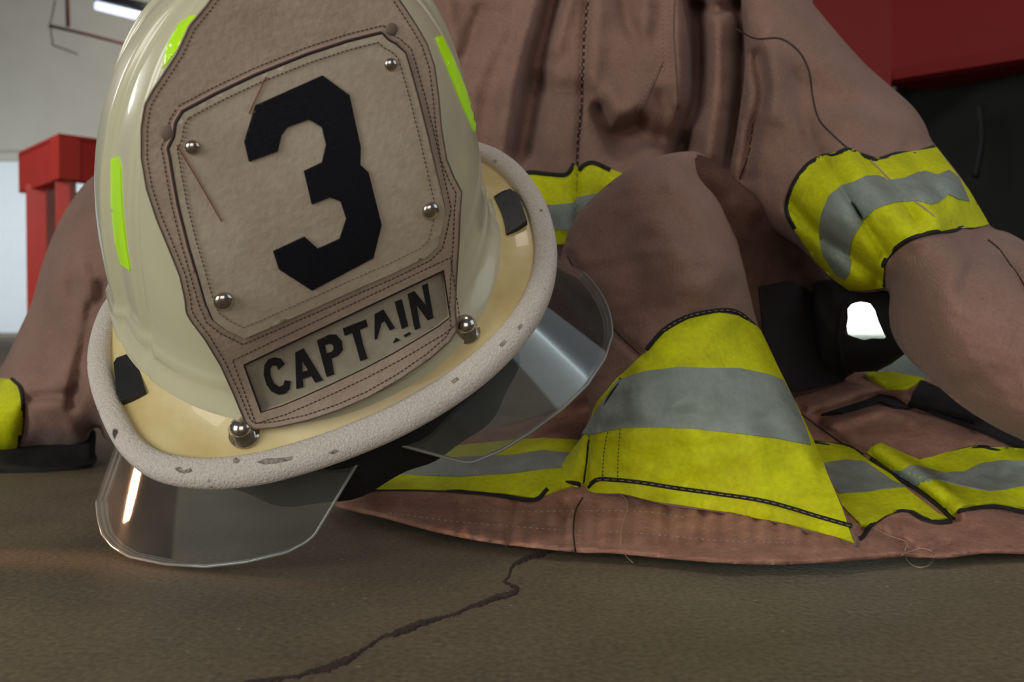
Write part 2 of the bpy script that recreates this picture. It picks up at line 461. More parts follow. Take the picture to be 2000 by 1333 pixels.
# ---- red steel bench (left background)
bD = 4.0
cn = at(118, 625, bD); cn[2] = 0
topz = at(118, 268, bD)[2]; botz = at(118, 350, bD)[2]
el = at(36, 303, 1.0)-CAM; k = (topz-CAM_H)/el[2]; left_end = CAM+el*k
er = at(260, 286, 1.0)-CAM; k = (topz-CAM_H)/er[2]; right_end = CAM+er*k
left_end[2] = 0; right_end[2] = 0
bench = empty('work_bench', Matrix.Translation(Vector(cn)), 'red painted steel work bench with thick top rail and square legs, left background', 'bench')
def beam(a, b, z0, z1, w, m=M['stand']):
    d = b-a; L = np.linalg.norm(d); d /= L; n = np.array([-d[1], d[0], 0])
    v = []
    for z in (z0, z1):
        for p in (a, b):
            for s in (0, 1): v.append(np.array([p[0], p[1], z])+n*w*s)
    f = [(0, 1, 3, 2), (4, 6, 7, 5), (0, 2, 6, 4), (1, 5, 7, 3), (0, 4, 5, 1), (2, 3, 7, 6)]
    return v, f
far = left_end+(right_end-cn)
link('top_rail', *merge([beam(left_end, cn, botz, topz, .08)]), M['stand'], bench, False)
link('side_rail', *merge([beam(cn, right_end, botz, topz, .08)]), M['stand'], bench, False)
link('bench_top', *merge([([np.array([p[0], p[1], z]) for z in (topz-.01, topz+.012) for p in (left_end, cn, right_end, far)],
      [(3, 2, 1, 0), (4, 5, 6, 7), (0, 1, 5, 4), (1, 2, 6, 5), (2, 3, 7, 6), (3, 0, 4, 7)])]), M['stand'], bench, False)
def leg(u, D, w):
    c = at(u, 625, D); return box((c[0]-w/2, c[1]-w/2, 0), (c[0]+w/2, c[1]+w/2, botz+.02), .006)
link('leg', *leg(82, 4.35, .088), M['stand'], bench, False)
link('leg', *leg(131, 4.08, .06), M['stand'], bench, False)
c = far; link('leg', *box((c[0]-.03, c[1]-.1, 0), (c[0]+.04, c[1]-.03, botz+.02), .006), M['stand'], bench, False)

# ---- fire engine (right background)
zb = at(1730, 162, 2.4)[2]
A_ = at(1700, 166, 2.42); B_ = at(2000, 118, 2.19)
A_[2] = 0; B_[2] = 0; dv = (B_-A_)/np.linalg.norm(B_-A_); nv = np.array([-dv[1], dv[0], 0]);
if nv[1] < 0: nv = -nv
eng = empty('fire_engine', Matrix.Translation(Vector(A_)), 'red fire engine with black underside and wheel parked behind the coat', 'truck')
def eng_box(s0, s1, n0, n1, z0, z1, bev=.02):
    Mx = Matrix(((dv[0], nv[0], 0, A_[0]), (dv[1], nv[1], 0, A_[1]), (0, 0, 1, 0), (0, 0, 0, 1)))
    return box((s0, n0, z0), (s1, n1, z1), bev, Mx)
link('body_panel', *eng_box(.02, 2.6, 0, 1.8, zb, 2.2, .03), M['red'], eng, False)
fd = np.array([-.93, .37, 0])
def quadbox(p, q, z0, z1, w):
    return beam(p, q, z0, z1, w)
link('front_panel', *quadbox(A_+fd*1.2, A_+dv*.05, zb-.02, 2.2, .1), M['red'], eng, False)
link('chassis', *eng_box(-.55, 2.6, .5, 1.2, .26, zb+.02, .02), M['under'], eng, False)
wc = A_+dv*.30+nv*.16; wc[2] = .43
link('wheel', *lathe([(.2, -.02), (.26, -.05), (.3, .0), (.39, -.03), (.425, .0), (.43, .05), (.43, .26), (.39, .3), (.2, .3)], wc, nv, 64), M['tyre'], eng)
rim = link('wheel_rim', *lathe([(.05, -.005), (.06, .0), (.1, .01), (.19, .03), (.2, .02), (.24, -.02), (.25, .02)], wc, nv, 48), M['metal'], eng)
link('mud_flap', *eng_box(-.25, -.2, -.02, .4, .3, zb, .01), M['under'], eng, False)

link('highlight_bar', *tube(cat_open([at(1912, 205, 2.25), at(1917, 270, 2.22), at(1905, 345, 2.2)], 6), .008), M['under'], eng)  # added bar that stands in for a faint highlight near the wheel
# ================================================================ HELMET
R_ = np.array([[0.87584042, -0.44555234, -0.18543646], [0.23553442, 0.73001446, -0.64156249], [0.42122097, 0.51822969, 0.74431908]])
t_ = np.array([-0.13448628, 0.65904246, 0.05736703])
Cm = np.array([[1, 0, 0], [0, cT, sT], [0, -sT, cT]])
HR = Cm@R_; HT = CAM+Cm@t_
HM = Matrix([list(HR[i])+[HT[i]] for i in range(3)]+[[0, 0, 0, 1]])
def H(p):  # helmet local -> world
    return np.asarray(p, float)@HR.T+HT
KB = 2.0
helmet = empty('fire_helmet', HM, 'cream white captain fire helmet with leather 3 shield, tipped forward on concrete floor', 'helmet')
def local_ray(u, v): return (CAM-HT)@HR, ray(u, v)@HR
def on_implicit(P, G, lo=.35, hi=1.0, n=260):
    P = np.asarray(P, float); o = (CAM-HT)@HR
    d = np.array([ray(u, v) for u, v in P])@HR
    ks = np.linspace(lo, hi, n); out = np.zeros((len(P), 3))
    g = G(o+d[:, None, :]*ks[None, :, None]); ch = g[:, :-1]*g[:, 1:] <= 0
    has = ch.any(1); i0 = np.where(has, ch.argmax(1), 0); mi = np.abs(g).argmin(1)
    a = ks[i0]; b = ks[i0+1]; ga = g[np.arange(len(P)), i0]
    for _ in range(20):
        m = (a+b)/2; gm = G(o+d*m[:, None]); same = gm*ga > 0
        a = np.where(same, m, a); b = np.where(same, b, m)
    k = np.where(has, (a+b)/2, ks[mi])
    return H(o+d*k[:, None])
brim_G = lambda q: q[..., 2]+KB*q[..., 1]**2
brim_s = lambda P: on_implicit(P, brim_G)
# --- brim outline: traced, completed at the hidden back
brim_px = [(230,565),(195,615),(173,690),(178,760),(210,845),(250,900),(310,935),(400,948),(500,940),(600,915),(700,880),(800,835),(900,775),(980,710),(1040,640),(1075,570),(1087,500),(1080,440),(1060,385),(1020,330),(980,300),(945,286)]
loc = (brim_s(np.array(brim_px, float))-HT)@HR
bo = [tuple(p[:2]) for p in loc]+[(.140,.090),(.115,.135),(.075,.168),(.03,.182),(-.02,.18),(-.06,.16),(-.09,.128),(-.108,.092)]
bo = cat_closed(bo, 8)
# --- dome
DA, DBF, DBB, DN, DH, DM, DSX, DSY = .11526, .12, .14, 2.256, .19, 2.356, .17169, -.11745
def rib(phi):   # phi: azimuth from the helmet's front, radians, raised lengthwise ridges
    d = 0
    for c, w, h in RIBS:
        for s in (-1, 1):
            x = abs(((phi-s*c+math.pi) % (2*math.pi))-math.pi)
            d += h*1/(1+math.exp(min((x-w)/.010, 60)))
    return d
RIBS = [(math.radians(93), math.radians(9), .0055), (math.radians(66), math.radians(1.4), -.0036), (math.radians(130), math.radians(8), .004), (math.radians(165), math.radians(6), .004)]
def dome_pt(phi, T_, extra=0):
    # phi measured from front (-Y), T_ 0..1 base to crown
    c, s = math.sin(phi), -math.cos(phi)
    b = DBF if s < 0 else DBB
    rr = 1/((abs(c/DA)**DN+abs(s/b)**DN)**(1/DN))
    ang = T_*math.pi/2
    k = max(math.cos(ang), 0)**(2/DM); z = DH*math.sin(ang)**(2/DM)
    fl = .0095*math.exp(-(max(z, 0)/.013)**2)      # flared foot where the dome meets the brim
    rd = rr*k+(rib(phi)*min(1, z/.02)*min(1, k*2.2) if z > 0 else 0)+fl+.0022*math.exp(-((z-.020)/.0028)**2)+extra
    x, y = rd*c, rd*s
    y0 = y
    z = z-KB*y0*y0*(1-T_)
    return np.array([x+DSX*max(z, 0), y+DSY*max(z, 0), z])
NP, NT = 400, 80
verts, faces = [], []
for j in range(NT+1):
    Tj = (j/NT)**1.35
    for i in range(NP): verts.append(H(dome_pt(2*math.pi*i/NP, min(Tj, .9999))))
for j in range(NT):
    for i in range(NP): faces.append((j*NP+i, j*NP+(i+1) % NP, (j+1)*NP+(i+1) % NP, (j+1)*NP+i))
dome = link('shell', verts, faces, M['shell'], helmet)
# --- brim: rings from the dome foot to the outer edge, with an underside
ph = np.arctan2(bo[:, 0], -bo[:, 1]); o_ = np.argsort(ph); bo = bo[o_]; ph = ph[o_]
nb = len(bo); inner = np.array([dome_pt(p, 0.0)[:2] for p in ph])*.985
rings = []
for f_ in np.linspace(0, 1, 14):
    xy = inner*(1-f_)+bo*.985*f_
    z = -KB*xy[:, 1]**2+.004*(1-f_)**3+.0015*math.sin(f_*math.pi)*-1
    rings.append(np.c_[xy, z])
for f_ in np.linspace(1, 0, 8):
    xy = inner*(1-f_)+bo*.985*f_; rings.append(np.c_[xy, -KB*xy[:, 1]**2-.005])
RV = [H(p) for r in rings for p in r]; nr = len(rings)
RF = [(j*nb+i, (j+1)*nb+i, (j+1)*nb+(i+1) % nb, j*nb+(i+1) % nb) for j in range(nr) for i in range(nb) if j < nr-1]
brim = link('brim', RV, RF, M['brim'], helmet)
# --- rolled trim
tv, tf = [], []; ns = 16
cen = bo.mean(0)
for i in range(nb):
    t = bo[(i+1) % nb]-bo[i-1]; t /= np.linalg.norm(t); n = np.array([t[1], -t[0]])
    if n@(bo[i]-cen) < 0: n = -n
    c = bo[i]-n*.0068; sl = 4*KB*0
    for k in range(ns):
        g = 2*math.pi*k/ns
        ex = np.sign(math.cos(g))*abs(math.cos(g))**.75*.0070; ez = np.sign(math.sin(g))*abs(math.sin(g))**.8*.0062
        xy = c+n*ex; tv.append(H([xy[0], xy[1], -KB*xy[1]**2+ez-.0012]))
for i in range(nb):
    for k in range(ns): tf.append((i*ns+k, i*ns+(k+1) % ns, ((i+1) % nb)*ns+(k+1) % ns, ((i+1) % nb)*ns+k))
trim = link('brim_trim', tv, tf, M['trim'], helmet)
trim_s = cast_surface([trim])
for pl in ([(340,916),(352,912),(358,920),(372,914),(376,922),(360,926),(348,922)], [(455,898),(462,894),(469,900),(464,906),(456,905)], [(500,903),(520,896),(548,895),(572,892),(570,899),(540,906),(515,908)],
           [(640,884),(655,878),(662,882),(650,888)], [(975,674),(985,664),(990,668),(981,678)], [(1010,640),(1018,632),(1021,637),(1014,645)], [(880,745),(893,737),(897,742),(885,750)]):
    sheet('scuff_mark', pl, trim_s, -.0003, .0002, M['scuff'], trim, 4)
# --- dark lining: bowl inside the shell and hanging ear flap / neck pad under the brim
lv, lf = [], []
NL = 120; prof = [(.985, -.006, 0), (.93, -.03, 0), (.90, -.034, 0), (.86, .0, .0), (.80, .06, 0), (.55, .12, 0), (.05, .14, 0)]
for k_, z_, _ in prof:
    for i in range(NL):
        p = dome_pt(2*math.pi*i/NL, 0); lv.append(H([p[0]*k_+DSX*max(z_, 0), p[1]*k_+DSY*max(z_, 0), -KB*(p[1]*k_)**2*.6+z_]))
for j in range(len(prof)-1):
    for i in range(NL): lf.append((j*NL+i, j*NL+(i+1) % NL, (j+1)*NL+(i+1) % NL, (j+1)*NL+i))
lf.append(tuple((len(prof)-1)*NL+i for i in range(NL)))
link('lining', lv, lf, M['lining'], helmet)
ev, ef = [], []; NE = 100; pe = [(.96, -.012), (.985, -.03), (.98, -.05), (.955, -.072), (.945, -.074), (.94, -.068), (.95, -.05), (.94, -.012)]
for k_, z_ in pe:
    for i in range(NE):
        g = -2.5+5.0*i/(NE-1); p = dome_pt(g, 0); w_ = .0015*math.sin(g*16)*(-z_/.07)
        lowz = z_*(1+.25*math.sin(abs(g)*1.1))
        ev.append(H([p[0]*k_+w_*math.sin(g), p[1]*k_-w_*math.cos(g), lowz-KB*(p[1]*k_)**2*.8]))
for j in range(len(pe)):
    for i in range(NE-1): ef.append((j*NE+i, j*NE+i+1, ((j+1) % len(pe))*NE+i+1, ((j+1) % len(pe))*NE+i))
link('ear_flap', ev, ef, M['lining'], helmet)

# --- face shield (clear visor) hanging below the brim
VA, VB, VN, VX, VF = .181, .145, 2.35, .0, 4.6
def visor_pt(s, z):
    """s: angle from front; z local height"""
    c, sn = math.sin(s), -math.cos(s)
    fl = 1+VF*(-z-.1)
    rr = fl/((abs(c/VA)**VN+abs(sn/VB)**VN)**(1/VN)); return np.array([rr*c+VX, rr*sn, z])
def visor_G(q):
    x, y, z = q[..., 0]-VX, q[..., 1], q[..., 2]
    return (np.abs(x/VA)**VN+np.abs(y/VB)**VN)-np.maximum(1+VF*(-z-.1), .05)**VN
vis_edge = [(186,975),(189,1012),(197,1045),(217,1070),(250,1090),(320,1105),(400,1110),(480,1101),(560,1082),(598,1062),(614,1048),(640,1005),(680,938),(718,874),(728,864),(742,861),(780,871),(850,890),(905,904),(925,905),(980,882),(1040,845),(1100,800),(1150,752),(1184,700),(1198,655)]
ve = (on_implicit(np.array(even(np.array(vis_edge, float), 9)), visor_G)-HT)@HR
ves = np.arctan2(ve[:, 0]-VX, -ve[:, 1]); o_ = np.argsort(ves); ves, vez = ves[o_], ve[o_, 2]
def visor_col(s): return float(np.interp(s, ves, vez))
S_ = np.linspace(math.radians(-88), math.radians(88), 260); NZ = 22
vv, vf = [], []
for sgn, off in ((1, 0), (0, -.0022)):
    for s in S_:
        zt = -.030-KB*(visor_pt(s, -.03)[1]**2)*.8; zb_ = visor_col(s)
        for k in range(NZ+1):
            z = zt+(zb_-zt)*k/NZ; p = visor_pt(s, z); r = p[:2]*(1+off/np.linalg.norm(p[:2])); vv.append(H([r[0], r[1], z]))
nS = len(S_); W = NZ+1
for i in range(nS-1):
    for k in range(NZ):
        vf.append((i*W+k, i*W+k+1, (i+1)*W+k+1, (i+1)*W+k)); q = nS*W
        vf.append((q+i*W+k, q+(i+1)*W+k, q+(i+1)*W+k+1, q+i*W+k+1))
vis = link('face_shield', vv, vf, M['visor'], helmet)
# bevelled edge band of the visor
ep = [vv[i*W+W-1]*.5+vv[nS*W+i*W+W-1]*.5 for i in range(nS)]
link('face_shield_edge', *tube(ep, .0012, 6), M['visor_edge'], helmet)
# --- goggle slots (black) through the brim
for poly in ([(226,716),(232,706),(266,694),(272,715),(288,772),(262,782),(240,790),(232,776)], [(966,391),(980,382),(997,376),(1010,384),(1017,398),(1030,437),(1010,452),(990,464),(986,440),(980,420)]):
    sheet('goggle_slot', poly, brim_s, -.001, .0032, M['slot'], helmet, 6)
# --- lime reflective trapezoids on the dome
dome_s = cast_surface([dome])
for poly in ([(219,312),(231,306),(237,322),(240,400),(247,470),(256,528),(238,516),(226,470),(219,400)],
             [(373,33),(352,48),(337,68),(327,95),(318,135),(330,122),(400,30)],
             [(850,74),(861,70),(885,118),(908,175),(928,232),(926,258),(905,212),(878,145)]):
    sheet('reflective_sticker', poly, dome_s, .0, .0009, M['lime'], helmet, 6)

# --- leather front shield
def sp(z, w=.012): return w*np.log1p(np.exp(np.clip(z/w, -40, 40)))
def shield_y(x, z):
    bul = .019*np.exp(-np.maximum(z+.02, 0)/.03)
    return -.1175-.010/(1+np.exp(-np.clip((z-.03)/.012, -40, 40)))+.22*sp(z-.09)-bul*(1-np.minimum((x/.075)**2, 1.6))+.25*x**2*np.clip(z/.05, 0, 1)
shield_G = lambda q: q[..., 1]-shield_y(q[..., 0], q[..., 2])
shield_s = lambda P: on_implicit(P, shield_G, .3, .9)
sh_out = [(560,-75),(480,-62),(430,-28),(402,12),(370,50),(345,104),(318,146),(298,176),(282,205),(275,250),(275,310),(285,370),(305,430),(330,490),(350,540),(360,585),(363,612),(372,628),(400,665),(430,715),(455,770),(478,826),(492,840),(540,836),(600,823),(660,803),(720,777),(780,743),(840,702),(880,667),(893,645),(890,600),(893,540),(897,480),(900,410),(903,375),(887,345),(873,310),(863,250),(858,190),(850,130),(835,85),(815,50),(790,12),(765,-25),(720,-58),(640,-76)]
Z4 = lambda L: [(440+.3*x, 500+.3*y) for x, y in L]
win = Z4([(115,710),(1425,90),(1472,405),(1390,468),(1300,522),(1200,582),(1100,640),(900,745),(700,840),(500,930),(370,985),(230,1028)])
shield = sheet('front_shield', sh_out, shield_s, -.0045, 0, M['leather'], helmet, 8, [win])
plate = sheet('name_plate', inset(win, -6), shield_s, -.0052, -.0036, M['plate'], shield, 9)
plate_s = lambda P: shield_s(P)
LET = [('letter_C', [(395,725),(370,695),(330,687),(290,700),(262,740),(256,800),(272,860),(305,905),(350,925),(395,915),(422,885),(430,838),(392,832),(382,862),(355,876),(322,855),(302,805),(298,760),(315,735),(340,738),(352,765)], []),
 ('letter_A', [(465,655),(520,625),(640,825),(590,842),(565,800),(510,820),(512,872),(465,885)], [[(508,705),(545,763),(510,777)]]),
 ('letter_P', [(608,575),(690,535),(735,535),(770,575),(775,630),(745,665),(700,685),(715,785),(665,803)], [[(660,600),(690,590),(712,600),(715,630),(700,645),(668,655)]]),
 ('letter_T', [(778,495),(930,435),(940,478),(888,500),(908,592),(935,680),(888,698),(862,600),(838,520),(790,540)], []),
 ('letter_A', [(988,400),(1045,370),(1118,485),(1085,500),(1050,440),(1030,455),(1000,555),(985,560)], []),
 ('letter_I', [(1120,320),(1165,303),(1205,470),(1165,490)], []),
 ('letter_N', [(1205,270),(1250,250),(1325,340),(1300,215),(1335,200),(1372,415),(1335,432),(1262,335),(1285,480),(1250,493)], [])]
for nm, pl, hl in LET:
    sheet(nm, Z4(pl), plate_s, -.0035, -.0029, M['ink'], shield, 4, [Z4(h) for h in hl])
for pl in ([(1105,580),(1125,545),(1150,560)], [(1175,530),(1215,508),(1222,520),(1185,542)]):
    sheet('letter_fragment', Z4(pl), plate_s, -.0035, -.0029, M['ink'], shield, 3)
panel_px = [(358,219),(420,186),(500,148),(600,108),(680,82),(744,66),(757,80),(772,88),(790,104),(797,125),(815,190),(835,270),(852,345),(864,398),(866,408),(860,442),(851,478),(832,497),(760,532),(700,558),(600,603),(520,638),(475,657),(440,640),(416,622),(402,590),(385,530),(370,480),(350,400),(340,345),(333,302),(330,290),(341,268),(345,240)]
panel = sheet('number_panel', panel_px, shield_s, -.0005, .0022, M['patch'], shield, 8)
pan_s = lambda P: shield_s(P)
num = [(475,274),(497,204),(627,146),(679,184),(701,285),(700,319),(716,334),(741,435),(725,499),(606,562),(542,521),(531,487),(592,459),(618,482),(660,463),(673,424),(662,390),(641,382),(606,396),(591,332),(626,315),(634,281),(626,247),(600,231),(559,246),(547,262),(540,293),(484,313)]
sheet('numeral_3', num, pan_s, .0020, .0034, M['black'], shield, 6)
closed = lambda P: np.vstack([P, P[:1]])
ribbons('panel_seam', [even(closed(inset(panel_px, -1.5)), 5)], shield_s, 5, .0003, .0027, M['seam'], shield)
lines_each('panel_binding', [even(closed(inset(panel_px, -6))[26:], 5), even(closed(inset(panel_px, -6))[:8], 5)], shield_s, 5, .0, .0012, M['pink'], shield)
st = dashes(closed(inset(panel_px, 15)), 7, 4)
ribbons('panel_stitching', st, pan_s, 2.4, .0021, .0034, M['stitch'], shield)
st = dashes(closed(inset(panel_px, -15)), 7, 4)
inn = inset(sh_out, 12)
st += dashes(closed(inn), 7, 4)
st += dashes(closed(inset(win, -16)), 7, 4)
ribbons('shield_stitching', st, shield_s, 2.2, .0, .0005, M['stitch'], shield)
ribbons('shield_edge', [even(closed(inset(sh_out, 1)), 6)], shield_s, 3, -.002, .0006, M['edge'], shield)
ribbons('window_edge', [even(closed(inset(win, 1.0)), 5)], shield_s, 5, -.0045, -.0006, M['seam'], shield)
lines_each('pen_mark', [even(np.array([(345,283),(385,350),(432,432)], float), 4), even(np.array([(520,150),(498,196),(486,222)], float), 4)], pan_s, 2.4, .0021, .0033, M['red_mark'], shield)
def norm_at(u, v, s):
    a, b, c = s(np.array([(u, v), (u+4, v), (u, v+4)], float)); n = np.cross(c-a, b-a); n /= np.linalg.norm(n)
    return a, (n if n@(CAM-a) > 0 else -n)
def dome_head(r, h, slot=False):
    return [(r*1.0, 0), (r*1.0, h*.12)]+[(r*math.cos(a), h*(.12+.88*math.sin(a))) for a in np.linspace(.1, 1.5, 9)]
for (u, v, r) in ((375, 286, 13), (760, 125, 12), (435, 584, 19), (837, 408, 18)):
    a, n = norm_at(u, v, pan_s); rr = r/F*.53
    o = link('rivet', *lathe(dome_head(rr, rr*.75), a+n*.002, n), M['chrome'], shield)
for (u, v, r) in ((328, 260, 13), (765, 57, 11)):
    a, n = norm_at(u, v, shield_s); rr = r/F*.53
    link('covered_rivet', *lathe(dome_head(rr, rr*.4), a+n*.0, n), M['dimple'], shield)
# acorn nuts at the foot of the shield (stand on the brim)
for (u, v) in ((478, 842), (910, 642)):
    a, n = norm_at(u, v+8, brim_s); r = .0070
    prof = [(r*1.25, 0), (r*1.25, .0016), (r, .002), (r, .0085)]+[(r*.93*math.cos(q), .0088+r*.8*math.sin(q)) for q in np.linspace(0, 1.5, 8)]
    link('acorn_nut', *lathe(prof, a, n*.8+HR[:, 2]*.2, 24), M['chrome'], helmet)
# ================================================================ TURNOUT COAT
coat = empty('turnout_coat', T(.25, .85, 0), 'brown turnout coat with lime yellow and silver tape heaped behind the helmet', 'coat')
def tps(ctrl):
    C = np.array(ctrl, float); X = C[:, :2]/500; n = len(C)
    def U(r2): return np.where(r2 > 1e-12, r2*np.log(r2+1e-12), 0)
    K = U(((X[:, None]-X[None])**2).sum(-1))+np.eye(n)*1e-3
    P = np.c_[np.ones(n), X]; A = np.zeros((n+3, n+3)); A[:n, :n] = K; A[:n, n:] = P; A[n:, :n] = P.T
    w = np.linalg.solve(A, np.r_[C[:, 2], 0, 0, 0])
    def f(Q):
        Q = Q/500; return U(((Q[:, None]-X[None])**2).sum(-1))@w[:n]+np.c_[np.ones(len(Q)), Q]@w[n:]
    return f
def waves(Q, amp, sc, seed):
    r = np.random.default_rng(seed); o = np.zeros(len(Q))
    for i in range(7):
        a = r.uniform(0, math.pi*2); k = 2*math.pi/(sc*r.uniform(.6, 1.8)); o += np.sin((Q[:, 0]*math.cos(a)+Q[:, 1]*math.sin(a))*k+r.uniform(0, 6)+1.3*np.sin(Q[:, 1]*k*.37+i))
    return o*amp/3
FK = 1.35
def cloth_surface(ctrl, outline=None, roll=.03, rollpx=40, folds=(), wav=(.002, 90, 1), noroll=None):
    f = tps(ctrl); OL = np.array(outline, float) if outline is not None else None
    FD = [(cat_open(p, 5), w, a) for p, w, a in folds]
    FD = [(p, w*1.15, a*FK) for p, w, a in FD]
    def depth(Q):
        d = f(Q)
        for p, w, a in FD:
            d += a*np.exp(-(dist_line(Q, p)/w)**2)
        d += waves(Q, *wav)+waves(Q, .0011, 44, wav[2]+50)
        if OL is not None and roll > 0:
            t = np.clip(dist_line(Q, OL, True)/rollpx, 0, 1)
            if noroll is not None: t = np.maximum(t, np.clip(noroll(Q), 0, 1))
            d += roll*(1-np.sqrt(np.maximum(0, 1-(1-t)**2)))
        return d
    def s(Q):
        Q = np.asarray(Q, float); d = depth(Q)
        r = np.stack([(Q[:, 0]-CX)/F, np.ones(len(Q)), -(Q[:, 1]-CY)/F], 1)
        return CAM+(r@np.array([[1, 0, 0], [0, cT, -sT], [0, sT, cT]]))*d[:, None]
    return s
def cloth(name, outline, ctrl, m, parent, step=8, th=.005, **kw):
    out = cat_closed(outline, 4); s = cloth_surface(ctrl, out, **kw)
    V, Fs = triangulate(out, step); P = s(V)
    zm = th+.0006; low = P[:, 2] < zm      # lay on the floor what would sink into it
    P[low] = CAM+(P[low]-CAM)*((zm-CAM_H)/(P[low][:, 2]-CAM_H))[:, None]
    v, f, _ = thick(P, Fs, -th, 0)
    o = link(name, v, f, m, parent); return o, s

# ---- body of the coat (upper centre)
A_out = [(740,-70),(1000,-80),(1300,-80),(1560,-70),(1580,100),(1560,330),(1540,520),(1400,640),(1150,640),(980,600),(900,480),(820,300),(760,100)]
A_ctrl = [(760,-60,1.02),(1000,-60,1.0),(1250,-60,1.0),(1560,-60,1.02),(1000,200,.97),(1200,200,.96),(1400,200,.97),(1550,250,.99),(900,300,.98),(1100,400,.93),(1250,420,.93),(1400,450,.93),(1540,520,.96),(1200,600,.9),(1000,600,.93)]
A_f = [([(1084,-20),(1062,70),(1040,160),(1026,230),(1014,300)], 20, .040),
       ([(1062,-30),(1030,80),(1005,170),(990,300)], 22, -.012),
       ([(1112,-20),(1090,60),(1072,130)], 14, -.012),
       ([(1075,120),(1052,180),(1040,300)], 14, .012),
       ([(1150,-20),(1142,60),(1138,150),(1133,220),(1128,300),(1124,480)], 5, .008),
       ([(1168,-20),(1165,80),(1160,160)], 16, -.008),
       ([(1212,-20),(1225,40),(1246,82)], 14, .012),
       ([(1262,-20),(1262,40),(1250,80)], 15, -.008),
       ([(1170,215),(1178,240),(1195,262),(1245,240)], 14, .022), ([(1205,285),(1260,268),(1330,290)], 26, .028), ([(1290,190),(1300,240),(1290,280)], 16, .010),
       ([(1190,180),(1215,215),(1240,200)], 20, -.010),
       ([(1130,180),(1085,180),(1050,170)], 16, .008),
       ([(1356,10),(1362,60),(1364,120),(1358,200),(1340,255),(1330,300)], 19, .050),
       ([(1322,-10),(1325,80),(1330,200)], 14, -.010),
       ([(1402,0),(1400,100),(1395,220),(1385,300)], 20, -.018),
       ([(1375,10),(1410,18),(1428,10)], 12, .02),
       ([(1442,0),(1445,100),(1440,200),(1420,330)], 10, .022),
       ([(940,20),(915,80),(900,130)], 12, .010),
       ([(980,60),(930,160),(920,260)], 16, -.007),
       ([(870,-20),(885,60),(905,120)], 14, -.006),
       ([(1100,300),(1110,320)], 30, -.004)]
body, body_s = cloth('coat_body', A_out, A_ctrl, M['cloth'], coat, 8, .006, roll=.02, folds=A_f, wav=(.0022, 120, 3))
def tape(parent, yel, sil, s, pip=(), off=.0012, step=8, nm='reflective_tape'):
    sheet(nm, yel, s, -.0005, off, M['yel'], parent, step, curve=False)
    if sil is not None: sheet('silver_stripe', sil, s, off*.4, off+.0008, M['sil'], parent, step)
    if pip:
        lines_each('tape_piping', [even(cat_open(p, 6), 4) for p in pip], s, 8.5, .0, off+.0024, M['pipe'], parent)
tape(body, [(1000,345),(1035,338),(1100,342),(1122,322),(1130,332),(1150,320),(1192,332),(1215,340),(1200,400),(1120,478),(1000,480)],
     [(1040,396),(1080,402),(1115,398),(1126,388),(1160,380),(1210,372),(1190,430),(1130,455),(1090,450),(1040,440)], body_s,
     [[(1000,345),(1035,337),(1070,340),(1105,341),(1122,320)], [(1130,333),(1142,322),(1160,318),(1192,332)]])
lines_each('seam_line', [even(cat_open(p, 6), 5) for p in ([(1152,-30),(1142,60),(1138,150),(1135,220),(1128,300),(1125,470)], [])  if p], body_s, 5.5, -.0005, .0022, M['seam'], body)
lines_each('pocket_seam', [even(cat_open(p, 6), 5) for p in ([(1318,-20),(1316,60),(1320,130),(1325,210)], [(1296,120),(1270,180),(1244,240)])], body_s, 2.6, -.0005, .0012, M['edge'], body)
st = []
for p in ([(1296,-20),(1294,60),(1296,140)], [(1308,-20),(1306,60),(1310,150)], [(1288,126),(1262,182),(1238,232)]): st += dashes(cat_open(p, 6), 5, 5)
ribbons('pocket_stitching', st, body_s, 1.8, 0, .0012, M['wstitch'], body)

# ---- right sleeve: shoulder, band and forearm
B_out = [(1448,-60),(1500,-70),(1560,-30),(1590,10),(1640,70),(1690,125),(1735,165),(1780,205),(1805,240),(1820,275),(1848,310),(1880,352),(1905,395),(1935,442),(1970,455),(2010,478),(2060,520),(2070,700),(2060,900),(2000,862),(1950,838),(1880,795),(1810,735),(1765,690),(1742,650),(1736,610),(1735,570),(1690,572),(1650,562),(1600,520),(1555,478),(1500,450),(1450,420),(1425,350),(1440,250),(1455,120)]
B_ctrl = [(1450,-40,.95),(1560,-30,.97),(1500,100,.92),(1600,150,.91),(1700,160,.93),(1470,300,.9),(1600,300,.86),(1700,260,.86),(1800,290,.89),(1450,430,.9),(1560,440,.84),(1640,420,.78),(1750,380,.775),(1850,360,.81),(1920,430,.82),(1600,500,.84),(1680,550,.82),(1730,560,.81),(1720,480,.77),(1780,560,.755),(1850,560,.71),(1900,490,.75),(2000,500,.76),(1850,660,.71),(1950,650,.68),(2050,600,.70),(1780,660,.76),(1900,780,.72),(2000,800,.68),(2050,880,.69)]
